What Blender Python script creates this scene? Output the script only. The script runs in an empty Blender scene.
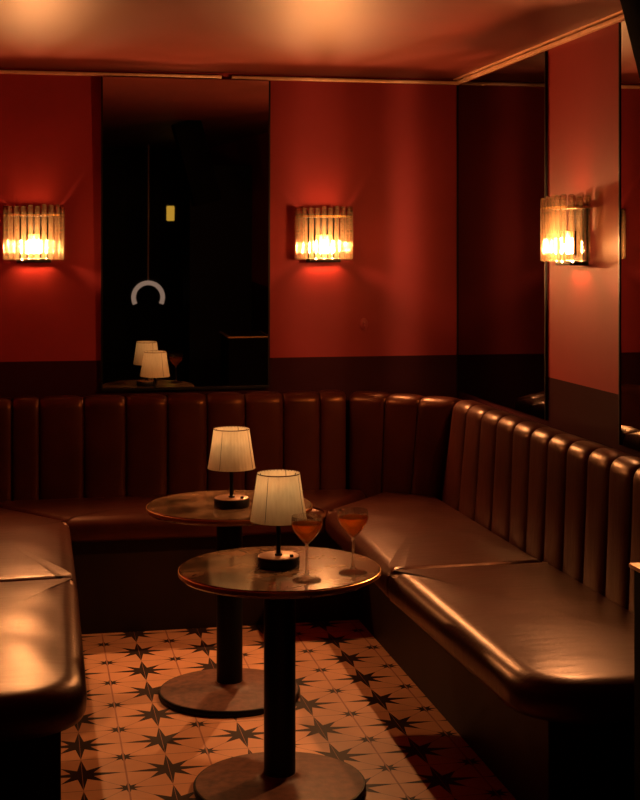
import bpy, bmesh, math, random
from mathutils import Vector
random.seed(7)
S = bpy.context.scene
C = S.collection
PI = math.pi

# ------------------------------------------------------------------ materials
def new_mat(name):
    m = bpy.data.materials.new(name); m.use_nodes = True
    nt = m.node_tree
    return m, nt, nt.nodes['Principled BSDF'], nt.nodes['Material Output']

def setp(b, **k):
    for n, v in k.items():
        b.inputs[n.replace('_', ' ')].default_value = v

def noise_ramp(nt, scale, c0, c1, p0=.3, p1=.7, detail=4, stretch=None, coord='Object'):
    tc = nt.nodes.new('ShaderNodeTexCoord'); mp = nt.nodes.new('ShaderNodeMapping')
    nz = nt.nodes.new('ShaderNodeTexNoise'); rp = nt.nodes.new('ShaderNodeValToRGB')
    nz.inputs['Scale'].default_value = scale; nz.inputs['Detail'].default_value = detail
    if stretch: mp.inputs['Scale'].default_value = stretch
    nt.links.new(tc.outputs[coord], mp.inputs[0]); nt.links.new(mp.outputs[0], nz.inputs[0])
    nt.links.new(nz.outputs['Fac'], rp.inputs[0])
    rp.color_ramp.elements[0].position = p0; rp.color_ramp.elements[1].position = p1
    rp.color_ramp.elements[0].color = (*c0, 1); rp.color_ramp.elements[1].color = (*c1, 1)
    return rp, nz, mp

def add_bump(nt, b, src, strength, dist=.01):
    bp = nt.nodes.new('ShaderNodeBump')
    bp.inputs['Strength'].default_value = strength; bp.inputs['Distance'].default_value = dist
    nt.links.new(src, bp.inputs['Height']); nt.links.new(bp.outputs[0], b.inputs['Normal'])

def simple(name, col, rough=.5, metal=0, var=.12, scale=8, bump=0, spec=.5, stretch=None):
    m, nt, b, o = new_mat(name)
    lo = tuple(max(0, c*(1-var)) for c in col); hi = tuple(min(1, c*(1+var)) for c in col)
    rp, nz, mp = noise_ramp(nt, scale, lo, hi, stretch=stretch)
    nt.links.new(rp.outputs[0], b.inputs['Base Color'])
    setp(b, Roughness=rough, Metallic=metal); b.inputs['Specular IOR Level'].default_value = spec
    if bump: add_bump(nt, b, nz.outputs['Fac'], bump)
    return m

M = {}
M['wall'] = simple('red_paint', (.265, .029, .034), .52, var=.08, scale=3, spec=.15)
M['dado'] = simple('maroon_paint', (.030, .006, .008), .5, var=.1, scale=3, spec=.04)
M['ceiling'] = simple('copper_red_ceiling_paint', (.145, .028, .024), .45, var=.08, scale=2, spec=.25)
M['dark'] = simple('near_black_paint', (.004, .003, .003), .6, var=.2, spec=.1)
M['matte'] = simple('matte_black', (.0035, .0028, .0026), .9, var=.2, spec=.02)
M['darkfloor'] = simple('dark_floor', (.02, .012, .009), .45, var=.25)
M['kick'] = simple('dark_brown_laminate', (.014, .006, .004), .5, var=.3, spec=.2, scale=5, stretch=(1, 1, .3))
M['black_metal'] = simple('black_metal', (.006, .0052, .005), .45, var=.2, metal=.0, spec=.16)
M['base_metal'] = simple('worn_bronze_black_metal', (.13, .052, .030), .5, metal=.0, var=.4, scale=30, bump=.15, spec=.25)
M['lamp_top'] = simple('copper_brown_cap', (.26, .12, .06), .42, metal=.3, var=.15, scale=30)
M['brass'] = simple('brass', (.75, .42, .16), .28, metal=1, var=.1, scale=30)
M['light_block'] = simple('dark_bronze_light_block', (.10, .05, .022), .45, metal=.6, var=.2)  # for the added cup that blocks bulb light towards the wall
M['edge'] = simple('dark_bronze_edge', (.30, .15, .07), .35, metal=.7, var=.2)
M['rose_brass'] = simple('rose_brass', (.9, .60, .42), .42, metal=.4, var=.1, scale=20)
M['tile'] = simple('cream_pink_tile', (.60, .30, .155), .42, var=.10, scale=5, spec=.3)
M['star'] = simple('charcoal_star', (.022, .011, .009), .5, var=.4, scale=7, spec=.12)
M['thin'] = simple('brown_tile_line', (.20, .10, .065), .5, var=.2)
M['grout'] = simple('pale_grout', (.34, .14, .075), .6, var=.2)
M['hook'] = simple('red_hook_paint', (.30, .035, .05), .5, var=.05)

def leather():
    m, nt, b, o = new_mat('brown_leather')
    rp, nz, mp = noise_ramp(nt, 6, (.026, .0058, .0040), (.042, .0095, .0062))
    nt.links.new(rp.outputs[0], b.inputs['Base Color'])
    setp(b, Roughness=.40); b.inputs['Specular IOR Level'].default_value = .42; b.inputs['Specular Tint'].default_value = (1, .42, .17, 1)
    tc = nt.nodes.new('ShaderNodeTexCoord')
    v = nt.nodes.new('ShaderNodeTexVoronoi'); v.inputs['Scale'].default_value = 240
    n2 = nt.nodes.new('ShaderNodeTexNoise'); n2.inputs['Scale'].default_value = 9; n2.inputs['Detail'].default_value = 6
    mp2 = nt.nodes.new('ShaderNodeMapping'); mp2.inputs['Scale'].default_value = (1, 4.5, 1.5)
    nt.links.new(tc.outputs['Object'], v.inputs['Vector']); nt.links.new(tc.outputs['Object'], mp2.inputs[0])
    nt.links.new(mp2.outputs[0], n2.inputs['Vector'])
    mx = nt.nodes.new('ShaderNodeMath'); mx.operation = 'MULTIPLY_ADD'
    mx.inputs[1].default_value = .06
    nt.links.new(v.outputs['Distance'], mx.inputs[0]); nt.links.new(n2.outputs['Fac'], mx.inputs[2])
    add_bump(nt, b, mx.outputs[0], .13, .010)
    rr = nt.nodes.new('ShaderNodeMapRange'); rr.inputs['To Min'].default_value = .29; rr.inputs['To Max'].default_value = .40
    nt.links.new(n2.outputs['Fac'], rr.inputs[0]); nt.links.new(rr.outputs[0], b.inputs['Roughness'])
    return m
M['leather'] = leather()

def stone():
    m, nt, b, o = new_mat('veined_dark_stone')
    rp, nz, mp = noise_ramp(nt, 7, (.075, .048, .028), (.36, .22, .125), .32, .72, detail=9)
    n2 = nt.nodes.new('ShaderNodeTexNoise'); n2.inputs['Scale'].default_value = 5; n2.inputs['Detail'].default_value = 8
    n2.inputs['Distortion'].default_value = 1.6
    nt.links.new(mp.outputs[0], n2.inputs['Vector'])
    r2 = nt.nodes.new('ShaderNodeValToRGB')
    e = r2.color_ramp.elements
    e[0].position = .47; e[0].color = (0, 0, 0, 1); e[1].position = .53; e[1].color = (0, 0, 0, 1)
    k = r2.color_ramp.elements.new(.50); k.color = (.75, .75, .75, 1)
    nt.links.new(n2.outputs['Fac'], r2.inputs[0])
    mx = nt.nodes.new('ShaderNodeMixRGB'); mx.inputs['Color2'].default_value = (.02, .012, .008, 1)
    nt.links.new(r2.outputs[0], mx.inputs['Fac']); nt.links.new(rp.outputs[0], mx.inputs['Color1'])
    nt.links.new(mx.outputs[0], b.inputs['Base Color'])
    setp(b, Roughness=.13); b.inputs['Specular IOR Level'].default_value = .7
    return m
M['stone'] = stone()

def mirror(name, col, rough):
    m, nt, b, o = new_mat(name)
    rp, nz, mp = noise_ramp(nt, 4, tuple(c*.94 for c in col), col)
    nt.links.new(rp.outputs[0], b.inputs['Base Color'])
    setp(b, Metallic=1, Roughness=rough)
    return m
M['mirror'] = mirror('mirror_glass', (.50, .48, .45), .012)
M['smoked'] = mirror('smoked_mirror_glass', (.065, .055, .054), .04)

def glassy(name, tint, refl=.12, rough=.05, body=None, bodyfac=.0, edge=.4):
    """thin clear glass: transparent with a fresnel gloss, optionally a little translucent body"""
    m, nt, b, o = new_mat(name); nt.nodes.remove(b)
    tr = nt.nodes.new('ShaderNodeBsdfTransparent'); gl = nt.nodes.new('ShaderNodeBsdfGlossy')
    rp, nz, mp = noise_ramp(nt, 60, tuple(t*.86 for t in tint), tint)
    nt.links.new(rp.outputs[0], tr.inputs[0])
    gl.inputs['Roughness'].default_value = rough; gl.inputs[0].default_value = (1, .93, .8, 1)
    lw = nt.nodes.new('ShaderNodeLayerWeight'); lw.inputs[0].default_value = .35
    ml = nt.nodes.new('ShaderNodeMath'); ml.operation = 'MULTIPLY_ADD'
    ml.inputs[1].default_value = edge; ml.inputs[2].default_value = refl
    nt.links.new(lw.outputs['Facing'], ml.inputs[0])
    mx = nt.nodes.new('ShaderNodeMixShader')
    nt.links.new(ml.outputs[0], mx.inputs[0]); nt.links.new(tr.outputs[0], mx.inputs[1]); nt.links.new(gl.outputs[0], mx.inputs[2])
    last = mx
    if body:
        tl = nt.nodes.new('ShaderNodeBsdfTranslucent'); df = nt.nodes.new('ShaderNodeBsdfDiffuse')
        tl.inputs[0].default_value = (*body, 1); df.inputs[0].default_value = (*body, 1)
        m1 = nt.nodes.new('ShaderNodeMixShader'); m1.inputs[0].default_value = .35
        nt.links.new(tl.outputs[0], m1.inputs[1]); nt.links.new(df.outputs[0], m1.inputs[2])
        m2 = nt.nodes.new('ShaderNodeMixShader')
        # bubbles inside the glass make its body uneven
        nb = nt.nodes.new('ShaderNodeTexNoise'); nb.inputs['Scale'].default_value = 160; nb.inputs['Detail'].default_value = 3
        tc = nt.nodes.new('ShaderNodeTexCoord'); nt.links.new(tc.outputs['Object'], nb.inputs['Vector'])
        mr = nt.nodes.new('ShaderNodeMapRange'); mr.inputs['From Min'].default_value = .35; mr.inputs['From Max'].default_value = .7
        mr.inputs['To Min'].default_value = bodyfac*.35; mr.inputs['To Max'].default_value = bodyfac*1.8
        nt.links.new(nb.outputs['Fac'], mr.inputs[0]); nt.links.new(mr.outputs[0], m2.inputs[0])
        nt.links.new(mx.outputs[0], m2.inputs[1]); nt.links.new(m1.outputs[0], m2.inputs[2])
        last = m2
    nt.links.new(last.outputs[0], o.inputs[0])
    return m
def rodglass(name='bubbled_amber_glass', lo=(.72, .62, .44), hi=(1, .97, .90), rough=.04, fac=.32, body=.008):
    m, nt, b, o = new_mat(name); nt.nodes.remove(b)
    rp, nz, mp = noise_ramp(nt, 120, lo, hi, .35, .6)
    tr = nt.nodes.new('ShaderNodeBsdfTransparent'); gl = nt.nodes.new('ShaderNodeBsdfGlass'); df = nt.nodes.new('ShaderNodeBsdfTranslucent')
    nt.links.new(rp.outputs[0], tr.inputs[0]); nt.links.new(rp.outputs[0], gl.inputs[0])
    df.inputs[0].default_value = (.85, .68, .45, 1)
    gl.inputs['IOR'].default_value = 1.46; gl.inputs['Roughness'].default_value = rough
    m1 = nt.nodes.new('ShaderNodeMixShader'); m1.inputs[0].default_value = fac
    nt.links.new(tr.outputs[0], m1.inputs[1]); nt.links.new(gl.outputs[0], m1.inputs[2])
    m2 = nt.nodes.new('ShaderNodeMixShader'); m2.inputs[0].default_value = body
    nt.links.new(m1.outputs[0], m2.inputs[1]); nt.links.new(df.outputs[0], m2.inputs[2])
    nt.links.new(m2.outputs[0], o.inputs[0])
    return m
M['tube'] = rodglass()
M['filter'] = glassy('slot_dimming_filter', (.47, .43, .37), refl=.03, rough=.2, edge=.1)  # tint dims the light through the added slot strips
M['glass'] = rodglass('clear_glass', (.97, .97, .96), (1, 1, 1), 0, .55, .004)

def liquid():
    m, nt, b, o = new_mat('orange_red_cocktail')
    rp, nz, mp = noise_ramp(nt, 30, (1, .34, .02), (1, .56, .05), .35, .65)
    nt.links.new(rp.outputs[0], b.inputs['Base Color'])
    setp(b, Roughness=.03, IOR=1.33); b.inputs['Transmission Weight'].default_value = .9
    tl = nt.nodes.new('ShaderNodeBsdfTranslucent'); nt.links.new(rp.outputs[0], tl.inputs[0])
    tr = nt.nodes.new('ShaderNodeBsdfTransparent'); nt.links.new(rp.outputs[0], tr.inputs[0])
    m1 = nt.nodes.new('ShaderNodeMixShader'); m1.inputs[0].default_value = .36
    nt.links.new(tl.outputs[0], m1.inputs[1]); nt.links.new(tr.outputs[0], m1.inputs[2])
    m2 = nt.nodes.new('ShaderNodeMixShader'); m2.inputs[0].default_value = .88
    nt.links.new(b.outputs[0], m2.inputs[1]); nt.links.new(m1.outputs[0], m2.inputs[2])
    nt.links.new(m2.outputs[0], o.inputs[0])
    return m
M['liquid'] = liquid()

def shade():
    m, nt, b, o = new_mat('cream_pleated_fabric'); nt.nodes.remove(b)
    rp, nz, mp = noise_ramp(nt, 40, (.66, .54, .37), (.74, .62, .44), stretch=(3, 3, .4))
    tl = nt.nodes.new('ShaderNodeBsdfTranslucent'); df = nt.nodes.new('ShaderNodeBsdfDiffuse')
    nt.links.new(rp.outputs[0], tl.inputs[0]); nt.links.new(rp.outputs[0], df.inputs[0])
    mx = nt.nodes.new('ShaderNodeMixShader'); mx.inputs[0].default_value = .55
    nt.links.new(tl.outputs[0], mx.inputs[1]); nt.links.new(df.outputs[0], mx.inputs[2])
    nt.links.new(mx.outputs[0], o.inputs[0])
    return m
M['shade'] = shade()

def emit(name, col, st):
    m, nt, b, o = new_mat(name); nt.nodes.remove(b)
    e = nt.nodes.new('ShaderNodeEmission'); e.inputs[0].default_value = (*col, 1); e.inputs[1].default_value = st
    bb = nt.nodes.new('ShaderNodeRGB'); bb.outputs[0].default_value = (*col, 1)
    nt.links.new(bb.outputs[0], e.inputs[0]); nt.links.new(e.outputs[0], o.inputs[0])
    return m
WARM = (1, .41, .145)
M['bulb'] = emit('sconce_bulb_glow', WARM, 9300)
M['bulb_dim'] = emit('dimmer_sconce_bulb_glow', WARM, 7600)
M['lamp_bulb'] = emit('table_lamp_bulb_glow', (1, .62, .28), 18)
M['arch_glow'] = emit('arch_lamp_glow', (1, .66, .50), .42)
M['yellow_glow'] = emit('yellow_lamp_glow', (1, .55, .06), .9)

# ------------------------------------------------------------------ mesh tools
def link(name, bm, mats, parent=None, smooth=True, angle=40):
    me = bpy.data.meshes.new(name)
    bm.normal_update(); bm.to_mesh(me); bm.free()
    for mm in (mats if isinstance(mats, (list, tuple)) else [mats]): me.materials.append(mm)
    if smooth:
        for p in me.polygons: p.use_smooth = True
        try: me.set_sharp_from_angle(angle=math.radians(angle))
        except Exception: pass
    o = bpy.data.objects.new(name, me); C.objects.link(o)
    if parent: o.parent = parent
    return o

def empty(name, loc, label, cat, group=None, rz=0):
    o = bpy.data.objects.new(name, None); C.objects.link(o)
    o.location = loc; o.rotation_euler = (0, 0, rz); o.empty_display_size = .05
    return tag(o, label, cat, group)

def tag(o, label, cat, group=None):
    o['label'] = label; o['category'] = cat
    if group: o['group'] = group
    return o

def struct(o, label=None):
    o['kind'] = 'structure'
    return o

def box(bm, x0, x1, y0, y1, z0, z1, bev=0, seg=2, mi=0):
    g = bmesh.ops.create_cube(bm, size=1)
    vs = g['verts']
    for v in vs:
        v.co = Vector((x0 if v.co.x < 0 else x1, y0 if v.co.y < 0 else y1, z0 if v.co.z < 0 else z1))
    fs = {f for v in vs for f in v.link_faces}
    for f in fs: f.material_index = mi
    if bev:
        es = list({e for v in vs for e in v.link_edges})
        bmesh.ops.bevel(bm, geom=es, offset=bev, segments=seg, affect='EDGES', profile=.5)
    return bm

def boxo(name, x0, x1, y0, y1, z0, z1, mat, parent=None, bev=0):
    return link(name, box(bmesh.new(), x0, x1, y0, y1, z0, z1, bev), mat, parent, smooth=bool(bev))

def lathe(bm, prof, seg=32, cx=0, cy=0, sy=1, close=False):
    """prof: list of (r, z), bottom to top of an outer skin, any order"""
    rings = []
    for r, z in prof:
        if r < 1e-6: rings.append([bm.verts.new((cx, cy, z))])
        else: rings.append([bm.verts.new((cx+r*math.cos(2*PI*i/seg), cy+sy*r*math.sin(2*PI*i/seg), z)) for i in range(seg)])
    n = len(rings)
    for k in range(n if close else n-1):
        a, b = rings[k], rings[(k+1) % n]
        for i in range(seg):
            j = (i+1) % seg
            q = [a[i % len(a)], a[j % len(a)], b[j % len(b)], b[i % len(b)]]
            u = []
            for v in q:
                if v not in u: u.append(v)
            if len(u) > 2:
                try: bm.faces.new(u)
                except ValueError: pass
    bmesh.ops.recalc_face_normals(bm, faces=bm.faces)
    return bm

def lat(name, prof, mat, parent=None, seg=32, cx=0, cy=0, close=False, angle=40):
    return link(name, lathe(bmesh.new(), prof, seg, cx, cy, close=close), mat, parent, angle=angle)

def tube(bm, pts, r, seg=8, ref=None):
    rings = []
    pts = [Vector(p) for p in pts]
    for i, p in enumerate(pts):
        t = (pts[min(i+1, len(pts)-1)] - pts[max(i-1, 0)]).normalized()
        up = Vector(ref) if ref else (Vector((0, 0, 1)) if abs(t.z) < .9 else Vector((1, 0, 0)))
        a = t.cross(up).normalized(); b = t.cross(a)
        rings.append([bm.verts.new(p + r*(math.cos(2*PI*k/seg)*a + math.sin(2*PI*k/seg)*b)) for k in range(seg)])
    for a, b in zip(rings, rings[1:]):
        for k in range(seg): bm.faces.new((a[k], a[(k+1) % seg], b[(k+1) % seg], b[k]))
    bm.faces.new(rings[0][::-1]); bm.faces.new(rings[-1])
    bmesh.ops.recalc_face_normals(bm, faces=bm.faces)
    return bm

# ------------------------------------------------------------------ the room
XL, XR, YB, YF, ZC = -.68, 2.13, 6.90, -3.2, 2.577
DADO = 1.162
M3 = -.5
TILT, TOFF, TROT = 1.0, .004, .22

def wall_slab(name, x0, x1, y0, y1, split=True):
    bm = bmesh.new()
    if split:
        box(bm, x0, x1, y0, y1, 0, DADO, mi=1); box(bm, x0, x1, y0, y1, DADO, ZC+.12, mi=0)
    else:
        box(bm, x0, x1, y0, y1, 0, ZC+.12)
    return struct(link(name, bm, [M['wall'], M['dado']], smooth=False))
wall_slab('wall_back', XL-.12, XR+.12, YB, YB+.12)
wall_slab('wall_right', XR, XR+.12, YF, YB)
wall_slab('wall_left', XL-.12, XL, YF, YB)
struct(boxo('wall_front', XL-.12, XR+.12, YF-.12, YF, 0, ZC+.12, M['dark']))
struct(boxo('ceiling', XL, XR, YF, YB, ZC, ZC+.12, M['ceiling']))

struct(boxo('wall_partition', 1.52, XR-.001, -.35, .22, 0.001, 2.29, M['dark']))

# ceiling rails: a rose-brass strip under the ceiling, broken once on the back wall
def rail(name, x0, x1, y0, y1):
    bm = bmesh.new(); box(bm, x0, x1, y0, y1, ZC-.030, ZC-.014, .003)
    return struct(link(name, bm, M['rose_brass']))
xg = .92
rail('trim_1', XL+.0, .905, YB-.022, YB)
rail('trim_2', .955, XR, YB-.022, YB)
rail('trim_3', XR-.022, XR, 3.0, YB-.023)
def rail2(name, x0, x1, y0, y1):
    bm = bmesh.new(); box(bm, x0, x1, y0, y1, ZC-.007, ZC, .002)
    return struct(link(name, bm, M['rose_brass']))
rail2('trim_4', XR-.030, XR, 3.0, YB)

# floor: dark surround and the star tiles of the booth
struct(boxo('floor', XL, XR, YF, YB, -.1, 0, M['darkfloor']))
TX0, TX1, TY0, TY1 = .074, 1.455, 2.2, 6.26
def star_floor():
    bm = bmesh.new()
    box(bm, TX0, TX1, TY0, TY1, .0003, .004)
    z = .0044
    def clip_poly(pts, mi, zz=z):
        # clip to the tiled rectangle
        def cl(p, ax, lim, sgn):
            out = []
            for i in range(len(p)):
                a, b = p[i-1], p[i]
                ia, ib = sgn*(a[ax]-lim) <= 0, sgn*(b[ax]-lim) <= 0
                if ia != ib:
                    t = (lim-a[ax])/(b[ax]-a[ax]); out.append(tuple(a[k]+t*(b[k]-a[k]) for k in (0, 1)))
                if ib: out.append(b)
            return out
        for ax, lim, s in ((0, TX0, -1), (0, TX1, 1), (1, TY0, -1), (1, TY1, 1)):
            pts = cl(pts, ax, lim, s)
            if len(pts) < 3: return
        try:
            f = bm.faces.new([bm.verts.new((x, y, zz)) for x, y in pts]); f.material_index = mi
            f.normal_update()
            if f.normal.z < 0: f.normal_flip()
        except ValueError: pass
    def star(cx, cy, card, diag, inner):
        ring = []
        for k in range(16):
            a = k*PI/8
            r = (card if k % 4 == 0 else diag) if k % 2 == 0 else inner
            ring.append((cx+r*math.cos(a), cy+r*math.sin(a)))
        for k in range(16):
            clip_poly([(cx, cy), ring[k], ring[(k+1) % 16]], 1)
    def strip(x0, y0, x1, y1, w, mi, zz):
        d = math.hypot(x1-x0, y1-y0); nx, ny = -(y1-y0)/d*w/2, (x1-x0)/d*w/2
        clip_poly([(x0+nx, y0+ny), (x0-nx, y0-ny), (x1-nx, y1-ny), (x1+nx, y1+ny)], mi, zz)
    px, py = .2805, .2725
    x_l, y_l = .430, 4.583
    for i in range(-2, 5):
        cx = x_l+i*px
        for j in range(-10, 8):
            cy = y_l+j*py
            star(cx, cy, .134, .098, .040)
            star(cx+px/2, cy+py/2, .052, .040, .019)
            for sx in (-1, 1):
                for sy in (-1, 1):
                    strip(cx, cy, cx+sx*px/2, cy+sy*py/2, .0022, 2, .0042)
    for j in range(-10, 8):
        strip(TX0, y_l+(j+.5)*py, TX1, y_l+(j+.5)*py, .0035, 2, .00425)
        strip(TX0, y_l+j*py, TX1, y_l+j*py, .003, 2, .00425)
    for i in range(-2, 5):
        strip(x_l+(i+.5)*px, TY0, x_l+(i+.5)*px, TY1, .0058, 3, .0047)
        strip(x_l+i*px, TY0, x_l+i*px, TY1, .0016, 3, .0047)
    o = link('floor_tiles', bm, [M['tile'], M['star'], M['thin'], M['grout']], smooth=False)
    return struct(o)
star_floor()

# ------------------------------------------------------------------ mirrors (each hangs on its wall)
def wall_mirror(name, label, wall, a0, a1, z0, z1, mat, t=.008, frame=True):
    if wall == 'back':
        r = empty(name, ((a0+a1)/2, YB, z0), label, 'mirror')
        w = (a1-a0)/2
        boxo('mirror_glass', -w, w, -t, -.001, 0, z1-z0, mat, r)
        for s in (-1, 1): boxo('side_edge', s*w-.004, s*w+.004, -t-.004, -.001, 0, z1-z0, M['black_metal'], r)
        boxo('bottom_edge', -w, w, -t-.016, -.001, -.012, 0, M['black_metal'], r)
    else:
        r = empty(name, (XR, (a0+a1)/2, z0), label, 'mirror')
        w = (a1-a0)/2
        boxo('mirror_glass', -t, -.001, -w, w, 0, z1-z0, mat, r)
        for s in (-1, 1): boxo('side_edge', -t-.004, -.001, s*w-.004, s*w+.004, 0, z1-z0, M['black_metal'], r)
    return r
mb = wall_mirror('wall_mirror', 'tall dark mirror panel on the back wall between two red panels, reflecting lamps', 'back', .318, 1.142, 1.025, ZC-.036, M['mirror'])
mb.rotation_euler = (math.radians(TILT), 0, math.radians(TROT)); mb.location.y -= TOFF
wall_mirror('wall_mirror', 'tall smoked mirror panel in the corner, right of the back wall', 'right', 5.625, YB-.01, .98, ZC-.036, M['smoked'])
m3 = wall_mirror('wall_mirror', 'tall mirror panel at the right edge of the picture, nearest the camera', 'right', 3.0, 4.855, .98, ZC-.036, M['mirror'])

m3.rotation_euler = (0, 0, math.radians(M3)); m3.location.x -= .0095
# ------------------------------------------------------------------ wall sconces
def glass_rod(bm, h, r):
    # a hollow-looking rounded rod with a lip at the bottom and top
    return lathe(bm, [(0, 0), (r*.7, 0), (r, .004), (r, h-.004), (r*.7, h), (0, h)], 10)
CUT = 12   # degrees the added light-blocking cup wraps past half round
def make_sconce(label):
    """local frame: wall plane is y=0, room is -y; z=0 at the bottom of the rods"""
    r = empty('wall_sconce', (0, 0, 0), label, 'wall lamp', 'glass rod wall sconces')
    bm = bmesh.new(); box(bm, -.082, .082, -.014, -.001, -.016, .225, .003)
    link('backplate', bm, M['black_metal'], r)
    bm = bmesh.new(); box(bm, -.080, .080, -.078, -.036, -.016, .004, .003)
    for q in (-1, 1): box(bm, q*.074-.006, q*.074+.006, -.050, -.012, -.014, .002)
    link('lower_tray', bm, M['black_metal'], r)
    # curved brass strip carrying the rods
    W, P = .133, .118
    def plan(t):     # t 0..1 along the bowed front, super-ellipse
        a = PI*(1-t)
        c, s = math.cos(a), math.sin(a)
        return (W*math.copysign(abs(c)**.42, c), -.012-P*abs(s)**.55 if 0 < t < 1 else -.012)
    # equal arc-length stations
    fine = [plan(i/400) for i in range(401)]
    acc = [0]
    for a, b in zip(fine, fine[1:]): acc.append(acc[-1]+math.hypot(b[0]-a[0], b[1]-a[1]))
    def at(s):
        s *= acc[-1]
        for i in range(400):
            if acc[i+1] >= s:
                f = (s-acc[i])/max(1e-9, acc[i+1]-acc[i])
                return tuple(fine[i][k]+f*(fine[i+1][k]-fine[i][k]) for k in (0, 1))
        return fine[-1]
    bm = bmesh.new()
    for (z0, z1) in ((.208, .217),):
        prev = None
        n = 60
        for i in range(n+1):
            x, y = at(i/n); k = 1.0
            cur = [bm.verts.new((x*.93, y*.86, z0)), bm.verts.new((x*.93, y*.86, z1)), bm.verts.new((x*.86, y*.80, z1)), bm.verts.new((x*.86, y*.80, z0))]
            if prev:
                for k in range(4): bm.faces.new((prev[k], cur[k], cur[(k+1) % 4], prev[(k+1) % 4]))
            prev = cur
    bmesh.ops.recalc_face_normals(bm, faces=bm.faces)
    link('brass_strip', bm, M['brass'], r)
    # added bronze cup behind the bulb, keeps its direct light off the wall
    bm = bmesh.new()
    ri, ro = .026, .029
    loop = []
    n = 14
    for q in range(n+1):
        a = math.radians(-CUT)+(PI+2*math.radians(CUT))*q/n
        loop.append((math.cos(a), math.sin(a)))
    vs = []
    for (c, sn) in loop:
        vs.append([bm.verts.new((rr*c, -.050+rr*sn, z)) for rr, z in ((ri, .026), (ro, .026), (ro, .120), (ri, .120))])
    for a, b in zip(vs, vs[1:]):
        for q in range(4): bm.faces.new((a[q], b[q], b[(q+1) % 4], a[(q+1) % 4]))
    bm.faces.new(vs[0]); bm.faces.new(vs[-1][::-1])
    bmesh.ops.recalc_face_normals(bm, faces=bm.faces)
    link('light_block', bm, M['light_block'], r)
    # plate added under the strip to cut light going up to the ceiling
    bm = bmesh.new()
    vt = []
    prev = None
    for i in range(41):
        x, y = at(i/40)
        x *= .88; y = min(y*.84, -.040)
        cur = [bm.verts.new((x, y, .207)), bm.verts.new((x, -.037, .207)), bm.verts.new((x, -.037, .2085)), bm.verts.new((x, y, .2085))]
        if prev:
            for q in range(4):
                try: bm.faces.new((prev[q], cur[q], cur[(q+1) % 4], prev[(q+1) % 4]))
                except ValueError: pass
        prev = cur
    bmesh.ops.recalc_face_normals(bm, faces=bm.faces)
    link('top_light_block', bm, M['black_metal'], r, smooth=False)
    # added tinted strips over both slots, dim the glow on the wall
    boxo('slot_dimmer', -.082, .082, -.0365, -.0145, .2065, .2075, M['filter'], r)
    boxo('slot_dimmer', -.072, .072, -.0355, -.0145, -.004, -.003, M['filter'], r)
    # little brass bracket plate tying strip to wall, open in the middle
    for sx in (-1, 1):
        boxo('bracket', sx*.105-.005, sx*.105+.005, -.07, -.001, .2092, .214, M['brass'], r)
    N = 14
    for k in range(N):
        x, y = at((k+.5)/N)
        h = .258+random.uniform(-.006, .006)
        bm = bmesh.new(); glass_rod(bm, h, .0122)
        o = link('glass_rod', bm, M['tube'], r)
        o.location = (x, y, random.uniform(-.002, .002))
    bm = bmesh.new()
    lathe(bm, [(0, .004), (.014, .004), (.014, .03), (0, .03)], 12, 0, -.050)
    link('bulb_socket', bm, M['brass'], r)
    bm = bmesh.new()
    lathe(bm, [(0, .030), (.010, .032), (.015, .044), (.016, .062), (.011, .078), (.005, .090), (0, .094)], 12, 0, -.050)
    link('bulb', bm, M['bulb'], r)
    return r
def kids(o): return [c for c in C.objects if c.parent == o]
def dup(root, label=None):
    r = root.copy(); C.objects.link(r)
    if label: r['label'] = label
    for ch in kids(root):
        c = ch.copy(); C.objects.link(c); c.parent = r
        for g in kids(ch):
            d = g.copy(); C.objects.link(d); d.parent = c
    return r
ZS = 1.655
sc = make_sconce('glass rod wall sconce on the back wall, right of the dark mirror, brightest bulb')
sc.location = (1.415, YB, ZS)
s2 = dup(sc, 'glass rod wall sconce at the left edge, left of the dark mirror')
s2.location = (-.005, YB, ZS)
for ch in kids(s2):
    if ch.name.split('.')[0] == 'bulb':
        ch.data = ch.data.copy(); ch.data.materials[0] = M['bulb_dim']
s3 = dup(sc, 'glass rod wall sconce seen sideways on the narrow red panel at the right')
s3.location = (XR, 5.255, ZS); s3.rotation_euler = (0, 0, -PI/2)
# small hook on the right red panel
h = empty('wall_hook', (1.63, YB, 1.325), 'tiny red oval hook on the red wall below and right of the middle sconce', 'hook')
bm = bmesh.new(); bmesh.ops.create_uvsphere(bm, u_segments=16, v_segments=10, radius=1)
for v in bm.verts: v.co = Vector((v.co.x*.022, v.co.y*.006-.004, v.co.z*.032))
link('rose', bm, M['hook'], h)
bm = tube(bmesh.new(), [(0, -.006, .012), (0, -.020, .006), (0, -.026, -.010), (0, -.022, -.02)], .004)
link('peg', bm, M['hook'], h)

# ------------------------------------------------------------------ leather banquettes
ZT = .525     # seat top at the edge highlight
def round_poly(pts, rads, n=8):
    out = []
    m = len(pts)
    for i in range(m):
        p0, p1, p2 = Vector(pts[i-1]), Vector(pts[i]), Vector(pts[(i+1) % m])
        r = rads[i]
        d0, d2 = (p0-p1).normalized(), (p2-p1).normalized()
        ang = d0.angle(d2); tl = r/math.tan(ang/2)
        c = p1+(d0+d2).normalized()*(r/math.sin(ang/2))
        a = p1+d0*tl; b = p1+d2*tl
        va, vb = a-c, b-c
        tot = math.atan2(va.x*vb.y-va.y*vb.x, va.dot(vb))
        for k in range(n+1):
            t = tot*k/n
            q = Vector((va.x*math.cos(t)-va.y*math.sin(t), va.x*math.sin(t)+va.y*math.cos(t)))
            out.append((c+q, q.normalized()))
    # extra points along straight edges
    res = []
    for i in range(len(out)):
        a, b = out[i], out[(i+1) % len(out)]
        res.append(a)
        L = (b[0]-a[0]).length
        s = int(L/.06)
        for k in range(1, s):
            f = k/s
            res.append((a[0].lerp(b[0], f), a[1].lerp(b[1], f).normalized()))
    return res
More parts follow.
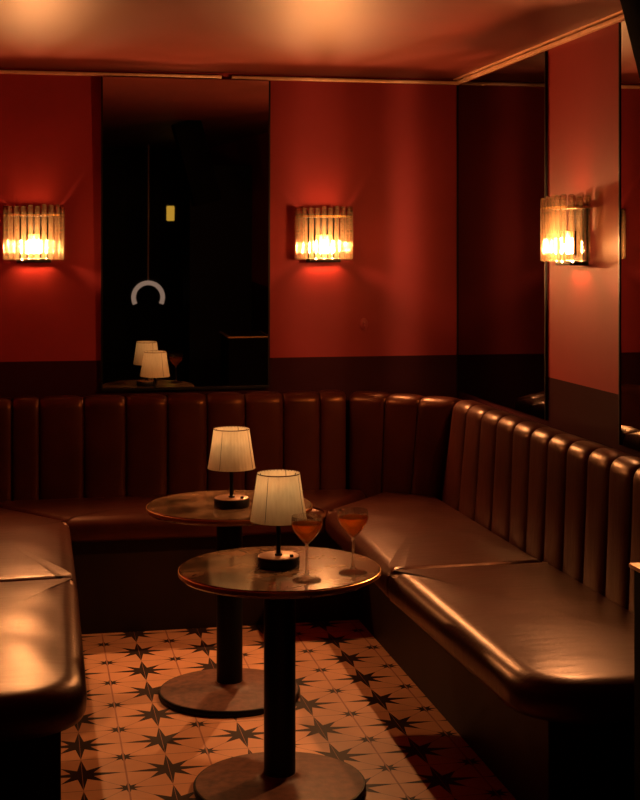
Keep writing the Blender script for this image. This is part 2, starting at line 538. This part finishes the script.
def cushion(name, pts, rads, parent, tight, z0=.415, z1=.528, crown=.012):
    """pts CCW outline; tight(mid point) -> 0..1 edge softness (1 = full bullnose)"""
    ol = round_poly(pts, rads)
    cen = Vector((0, 0))
    for p, n in ol: cen += p
    cen /= len(ol)
    bm = bmesh.new()
    R = .072
    prof = [(.030, z0), (.010, z0+.004), (.002, z0+.022), (0, z0+.05)]
    for k in range(1, 9):
        a = PI/2*k/8
        prof.append((R*(1-math.cos(a)), z1-R*.8+R*.8*math.sin(a)))
    rings = []
    softs = [tight(p) for p, n in ol]
    # smooth softness along the outline
    for _ in range(9): softs = [(softs[i-1]+softs[i]*2+softs[(i+1) % len(softs)])/4 for i in range(len(softs))]
    for ins, z in prof:
        ring = []
        for (p, n), s in zip(ol, softs):
            q = p-n*ins*(.35+.65*s)
            ring.append(bm.verts.new((q.x, q.y, z)))
        rings.append(ring)
    base = [Vector(v.co) for v in rings[-1]]
    for f in (.06, .14, .25, .4, .6, .8):
        ring = []
        for b in base:
            q = Vector((b.x, b.y)).lerp(cen, f)
            zz = b.z+crown*(1-(1-f)**3)+.0025*math.sin(q.y*17+q.x*5)*min(1, f*3)
            ring.append(bm.verts.new((q.x, q.y, zz)))
        rings.append(ring)
    n = len(ol)
    for a, b in zip(rings, rings[1:]):
        for i in range(n): bm.faces.new((a[i], a[(i+1) % n], b[(i+1) % n], b[i]))
    top = bm.verts.new((cen.x, cen.y, z1+crown))
    for i in range(n): bm.faces.new((rings[-1][i], rings[-1][(i+1) % n], top))
    bm.faces.new(rings[0][::-1])
    bmesh.ops.recalc_face_normals(bm, faces=bm.faces)
    return link(name, bm, M['leather'], parent, angle=80)

def channel(pb0, pb1, pt0, pt1, nrm, parent, zb=.46, zt=1.005):
    """one padded upright channel between two seams. pb/pt: seam plan points at bottom/top; nrm: plan normal to the room"""
    bm = bmesh.new()
    pb0, pb1, pt0, pt1, nrm = [Vector(v) for v in (pb0, pb1, pt0, pt1, nrm)]
    Rr = .055
    prof = []                                   # (inset from face plane (back = +), z, weight of outward normal, up)
    for k in range(9): prof.append((0, zb+(zt-Rr-zb)*k/8, 1, 0))
    for k in range(1, 9):
        a = PI/2*k/8
        prof.append((Rr*(1-math.cos(a)), zt-Rr+Rr*math.sin(a), math.cos(a), math.sin(a)))
    prof.append((.085, zt-.002, 0, 1)); prof.append((.112, zt-.012, -.5, .85)); prof.append((.125, zt-.05, -1, 0)); prof.append((.125, zb, -1, 0))
    U = 14
    grid = []
    bul = min(.026, .15*(pt1-pt0).length)
    wob = random.uniform(-.003, .003)
    for (ins, z, wn, wu) in prof:
        row = []
        t = max(0, min(1, (z-.5)/.5))
        a, b = pb0.lerp(pt0, t), pb1.lerp(pt1, t)
        for i in range(U+1):
            # denser towards the seams
            u = .5-.5*math.cos(PI*i/U)
            e = bul*(1-math.sqrt(max(0, 1-abs(2*u-1)**3.4)))
            if wn < 0: e *= .2
            p = a.lerp(b, u)-nrm*(ins+e*wn+wob*math.sin(z*9)*max(0, wn)*(1-abs(2*u-1)))
            zz = z-e*wu*.75
            row.append(bm.verts.new((p.x, p.y, zz)))
        grid.append(row)
    for a, b in zip(grid, grid[1:]):
        for i in range(U): bm.faces.new((a[i], a[i+1], b[i+1], b[i]))
    # caps
    bm.faces.new([r[0] for r in grid]); bm.faces.new([r[-1] for r in grid][::-1]); bm.faces.new(list(grid[0])+list(grid[-1])[::-1])
    bmesh.ops.recalc_face_normals(bm, faces=bm.faces)
    return link('back_channel', bm, M['leather'], parent, angle=60)

KB, KR, KL = 6.262, 1.457, .072            # kick faces
YBB = 6.735                                 # back backrest face
# --- back bench
bb = empty('banquette', (0, 0, 0), 'U-shaped brown leather booth bench with vertical channelled back around the two tables', 'bench')
bm = bmesh.new()
box(bm, XL+.005, XR-.005, KB, YB-.005, 0.001, .415)
link('base', bm, M['kick'], bb, smooth=False)
xs = [-.52, -.315, -.105, .018, .228, .426, .625, .816, 1.003, 1.192, 1.375, 1.505]
for a, b in zip(xs, xs[1:]): channel((a, YBB), (b, YBB), (a, YBB), (b, YBB), (0, -1), bb)
B0, B1 = Vector((1.505, YBB)), Vector((1.885, 6.43))
T0, T1 = Vector((1.505, YBB)), Vector((1.905, 6.29))
nd = Vector((-(T0.y-T1.y), -(T1.x-T0.x))).normalized()
fr = [0, .36, .68, 1.0]
for f0, f1 in zip(fr, fr[1:]):
    channel(B0.lerp(B1, f0), B0.lerp(B1, f1), T0.lerp(T1, f0), T0.lerp(T1, f1), nd, bb)
# its cushion, mitred against the side benches
FY = 6.205
cushion('seat_cushion', [(.128, FY), (1.295, FY), (1.60, 6.66), (1.50, 6.74), (-.20, 6.74), (-.24, 6.66)], [.02, .02, .05, .04, .04, .04], bb,
        lambda p: 1 if p.y < FY+.03 else .25)

# --- right bench
rb = bb
bm = bmesh.new(); box(bm, KR, XR-.005, 3.84, KB-.002, 0.001, .415, .004)
link('base', bm, M['kick'], rb, smooth=False)
ys = [6.29, 6.08, 5.865, 5.66, 5.455, 5.255, 5.06, 4.865, 4.67, 4.475, 4.285, 4.095, 3.90, 3.71, 3.50]
for i, (a, b) in enumerate(zip(ys, ys[1:])):
    a2 = 6.43 if i == 0 else a+.10*max(0, 1-i/4)
    b2 = b+.10*max(0, 1-(i+1)/4)
    channel((1.885, a2), (1.885, b2), (1.905, a), (1.905, b), (-1, 0), rb)
FX = 1.265
cushion('seat_cushion', [(FX, 4.985), (1.89, 5.005), (1.89, 6.44), (1.66, 6.63), (FX+.02, 6.20)], [.02, .02, .03, .05, .03], rb,
        lambda p: 1 if p.x < FX+.05 and p.y < 6.15 else .25)
cushion('seat_cushion', [(FX+.03, 3.56), (1.93, 3.53), (1.90, 5.000), (FX, 4.980)], [.20, .03, .02, .02], rb,
        lambda p: 1 if (p.x < FX+.06 or p.y < 3.85) and p.y < 4.95 else .25, z1=.532)

# --- left bench
lb = bb
bm = bmesh.new(); box(bm, XL+.005, KL, 4.03, KB-.002, 0.001, .415, .004)
link('base', bm, M['kick'], lb, smooth=False)
for i, (a, b) in enumerate(zip(ys, ys[1:])):
    channel((-.455, b), (-.455, a), (-.455, b), (-.455, a), (1, 0), lb)
LX = .150
cushion('seat_cushion', [(-.46, 5.07), (LX, 5.10), (LX, 6.17), (-.18, 6.62), (-.46, 6.62)], [.02, .02, .03, .05, .03], lb,
        lambda p: 1 if p.x > LX-.05 and p.y < 6.15 else .25)
cushion('seat_cushion', [(-.47, 3.70), (LX-.01, 3.74), (LX, 5.095), (-.46, 5.065)], [.04, .20, .02, .02], lb,
        lambda p: 1 if (p.x > LX-.06 or p.y < 4.0) and p.y < 5.05 else .25, z1=.532)

# ------------------------------------------------------------------ round tables
def make_table(label):
    r = empty('pedestal_table', (0, 0, 0), label, 'table', 'round pedestal tables')
    R = .314
    lat('tabletop', [(0, .676), (R-.006, .676), (R, .682), (R, .696), (R-.004, .700), (0, .700)], M['stone'], r, 72)
    lat('edge_band', [(R+.0005, .683), (R+.0025, .684), (R+.0025, .6955), (R+.0005, .697)], M['brass'], r, 72, close=True)
    lat('support_plate', [(0, .664), (.13, .664), (.14, .670), (.14, .6755), (0, .6755)], M['black_metal'], r, 40)
    lat('pole', [(0, .040), (.0495, .040), (.0495, .664), (0, .664)], M['black_metal'], r, 32)
    lat('base_rim', [(.255, .0045), (.263, .0045), (.269, .009), (.269, .0225), (.2665, .0255), (.255, .0255)], M['black_metal'], r, 72, close=True)
    lat('base', [(0, .0048), (.254, .0048), (.254, .0265), (.262, .0272), (.20, .033), (.10, .0385), (.07, .041), (.058, .046), (.052, .056), (0, .056)],
        M['base_metal'], r, 72)
    return r
T1p, T2p = (.755, 4.345), (.727, 5.300)
t1 = make_table('round dark stone pedestal table in front, holding lamp and two cocktails')
t1.location = (*T1p, 0)
t2 = dup(t1, 'round dark stone pedestal table behind the front one, holding only a lamp')
t2.location = (*T2p, 0); t2.scale = (1, 1, 1.045)

t1.scale = (1.008, 1.008, 1.003)
# ------------------------------------------------------------------ table lamps
def make_lamp(label):
    r = empty('table_lamp', (0, 0, 0), label, 'lamp', 'cordless table lamps')
    lat('base', [(0, .0005), (.066, .0005), (.068, .003), (.068, .029), (.0665, .031), (0, .031)], M['black_metal'], r, 48)
    lat('base_top', [(0, .0312), (.0655, .0312), (.0655, .0332), (.064, .0342), (0, .0342)], M['lamp_top'], r, 48)
    bm = bmesh.new(); box(bm, .030, .042, -.040, -.030, .0342, .042, .002)
    link('switch', bm, M['black_metal'], r)
    lat('stem', [(0, .0343), (.012, .0343), (.012, .039), (.0075, .041), (.0075, .226), (0, .226)], M['black_metal'], r, 20)
    DZ = .024
    # pleated fabric shade (open cone with real thickness)
    bm = bmesh.new()
    seg = 144
    rows = []
    for (r0, z) in ((.0915, .118), (.0890, .130), (.0845, .160), (.0775, .205), (.0710, .250), (.0685, .268), (.0680, .2715)):
        rows.append([bm.verts.new(((r0+.0006*math.sin(i*PI/2))*math.cos(2*PI*i/seg), (r0+.0006*math.sin(i*PI/2))*math.sin(2*PI*i/seg), z)) for i in range(seg)])
    for a, b in zip(rows, rows[1:]):
        for i in range(seg): bm.faces.new((a[i], a[(i+1) % seg], b[(i+1) % seg], b[i]))
    for v in bm.verts: v.co.z = .118+(v.co.z-.118)*.95+DZ
    sh = link('lamp_shade', bm, M['shade'], r, angle=180)
    bm = bmesh.new()
    lathe(bm, [(.0688, .2690), (.0694, .2690), (.0690, .2725), (.0680, .2725)], 72, close=True)
    for v in bm.verts: v.co.z += DZ-.0076
    link('shade_trim', bm, M['base_metal'], sh)
    bm = bmesh.new()
    for k in range(3):
        a = 2*PI*k/3+.4
        tube(bm, [(0, 0, .203), (.040*math.cos(a), .040*math.sin(a), .225), (.0675*math.cos(a), .0675*math.sin(a), .266)], .0012, 6)
    # seam battens of the shade
    for a in (math.radians(232), math.radians(325), math.radians(60)):
        tube(bm, [(.0908*math.cos(a), .0908*math.sin(a), .119), (.0676*math.cos(a), .0676*math.sin(a), .270)], .0011, 6)
    for v in bm.verts: v.co.z = .118+(v.co.z-.118)*.95+DZ
    link('shade_frame', bm, M['black_metal'], r)
    bm = bmesh.new(); lathe(bm, [(0, .205), (.012, .207), (.018, .222), (.016, .236), (0, .242)], 14)
    for v in bm.verts: v.co.z += DZ
    link('bulb', bm, M['lamp_bulb'], r)
    return r
l1 = make_lamp('lit cream shade table lamp on the front table beside two cocktails')
l1.location = (0.753, 4.355, .7026); l1.scale = (.98, .98, 1.02)
l2 = dup(l1, 'lit cream shade table lamp standing on the rear table')
l2.location = (.727, 5.245, .7320)

# ------------------------------------------------------------------ cocktails
def make_cocktail(label):
    r = empty('cocktail_glass', (0, 0, 0), label, 'drink', 'cocktails on the front table')
    outer = [(0, 0), (.044, 0), (.046, .0015), (.045, .003), (.030, .005), (.014, .010), (.0065, .018), (.0048, .030), (.0044, .060), (.0048, .088), (.0062, .098)]
    bowl_o = [(.012, .107), (.026, .119), (.039, .134), (.0470, .148), (.0492, .158), (.0488, .170), (.0478, .180)]
    bowl_i = [(.0466, .180), (.0476, .170), (.0480, .158), (.0458, .149), (.0378, .1355), (.025, .121), (.011, .1095), (0, .105)]
    st = lat('stem', outer+[(0, .1005)], M['glass'], r, 28, angle=180)
    # bowl: closed wall from the stem up and back down inside
    lat('bowl', [(0, .1010), (.0062, .1012)]+bowl_o+bowl_i, M['glass'], r, 40, angle=60)
    lat('drink', [(0, .1056), (.0106, .1101), (.0245, .1216), (.0372, .136), (.0450, .1495), (.0470, .157), (.0458, .1595), (0, .1592)], M['liquid'], r, 40, angle=50)
    return r
c1 = make_cocktail('stemmed glass of orange-red cocktail in front of the lamp, nearer of the two')
c1.location = (0.805, 4.151, .7026); c1.scale = (.97, .97, 1.08)
c2 = dup(c1, 'stemmed glass of orange-red cocktail near the right edge of the front table')
c2.location = (0.963, 4.219, .7026); c2.scale = (.97, .97, 1.08)

# ------------------------------------------------------------------ dark foreground things at the right
k = empty('service_cabinet', (1.80, 3.04, 0), 'black cabinet end with thin bronze top edge at the lower right edge', 'cabinet')
bm = bmesh.new(); box(bm, -.335, -.02, -.22, .23, .001, .905, .004)
link('body', bm, M['matte'], k)
bm = bmesh.new(); box(bm, -.345, -.01, -.23, .24, .906, .917, .003)
link('top', bm, M['edge'], k)
bm = bmesh.new(); box(bm, -.32, -.035, -.205, .215, .9172, .920)
link('top_inlay', bm, M['black_metal'], k)

# ceiling-hung tilted black loudspeaker, only its edge seen at the upper right corner
sp = empty('hanging_speaker', (1.137, 2.62, 2.40), 'black slanted loudspeaker edge hanging at the upper right corner', 'speaker')
bm = bmesh.new(); box(bm, 0, .22, -.10, .10, -.52, .15, .006)
o1 = link('cabinet', bm, M['matte'], sp); o1.rotation_euler = (0, math.radians(-15), 0)
bm = bmesh.new(); box(bm, .02, .20, -.112, -.101, -.48, .12, .004)
o2 = link('grille', bm, M['matte'], sp); o2.rotation_euler = (0, math.radians(-15), 0)

# ------------------------------------------------------------------ lamps behind the camera that the back mirror shows
ar = empty('arch_lamp', (1.33, -2.2, .845), 'glowing arch-shaped lamp seen reflected in the back wall mirror', 'lamp')
bm = bmesh.new()
tube(bm, [(.165*math.cos(t), 0, .165*math.sin(t)) for t in [PI*k/24*1.30-.15*PI for k in range(25)]], .026, 10, ref=(0, 1, 0))
link('arch', bm, M['arch_glow'], ar)
bm = tube(bmesh.new(), [(0, 0, .20), (0, 0, ZC-.845-.001)], .008)
link('hanger', bm, M['rose_brass'], ar)
yl = empty('lantern', (1.58, -2.2, 1.715), 'small yellow glowing lantern seen reflected in the back wall mirror', 'lamp')
bm = bmesh.new(); box(bm, -.042, .042, -.042, .042, 0, .17, .012)
link('glow_panel', bm, M['yellow_glow'], yl)
bm = bmesh.new(); box(bm, -.048, .048, -.048, .048, .1705, .185, .004); tube(bm, [(0, 0, .18), (0, 0, ZC-1.715-.001)], .006)
link('cap', bm, M['black_metal'], yl)

# ------------------------------------------------------------------ camera, world, view
cam = bpy.data.cameras.new('camera'); co = bpy.data.objects.new('camera', cam); C.objects.link(co)
co.location = (0, 0, 1.7)
co.rotation_euler = (PI/2, 0, -math.atan(285/1400))
cam.sensor_fit = 'AUTO'; cam.sensor_width = 36; cam.lens = 36*1400/800
cam.shift_y = -150/800
cam.clip_start = .02
S.camera = co
w = bpy.data.worlds.new('world'); S.world = w; w.use_nodes = True
w.node_tree.nodes['Background'].inputs[0].default_value = (.02, .012, .01, 1)
w.node_tree.nodes['Background'].inputs[1].default_value = .2
vs = S.view_settings
S.display_settings.display_device = 'sRGB'
vs.view_transform = 'Standard'; vs.look = 'None'; vs.gamma = 1; vs.use_curve_mapping = False
vs.exposure = 0
try:
    S.cycles.transparent_max_bounces = 32
    S.cycles.max_bounces = 10
    S.cycles.use_denoising = True
    S.cycles.caustics_refractive = False; S.cycles.caustics_reflective = False
except Exception: pass
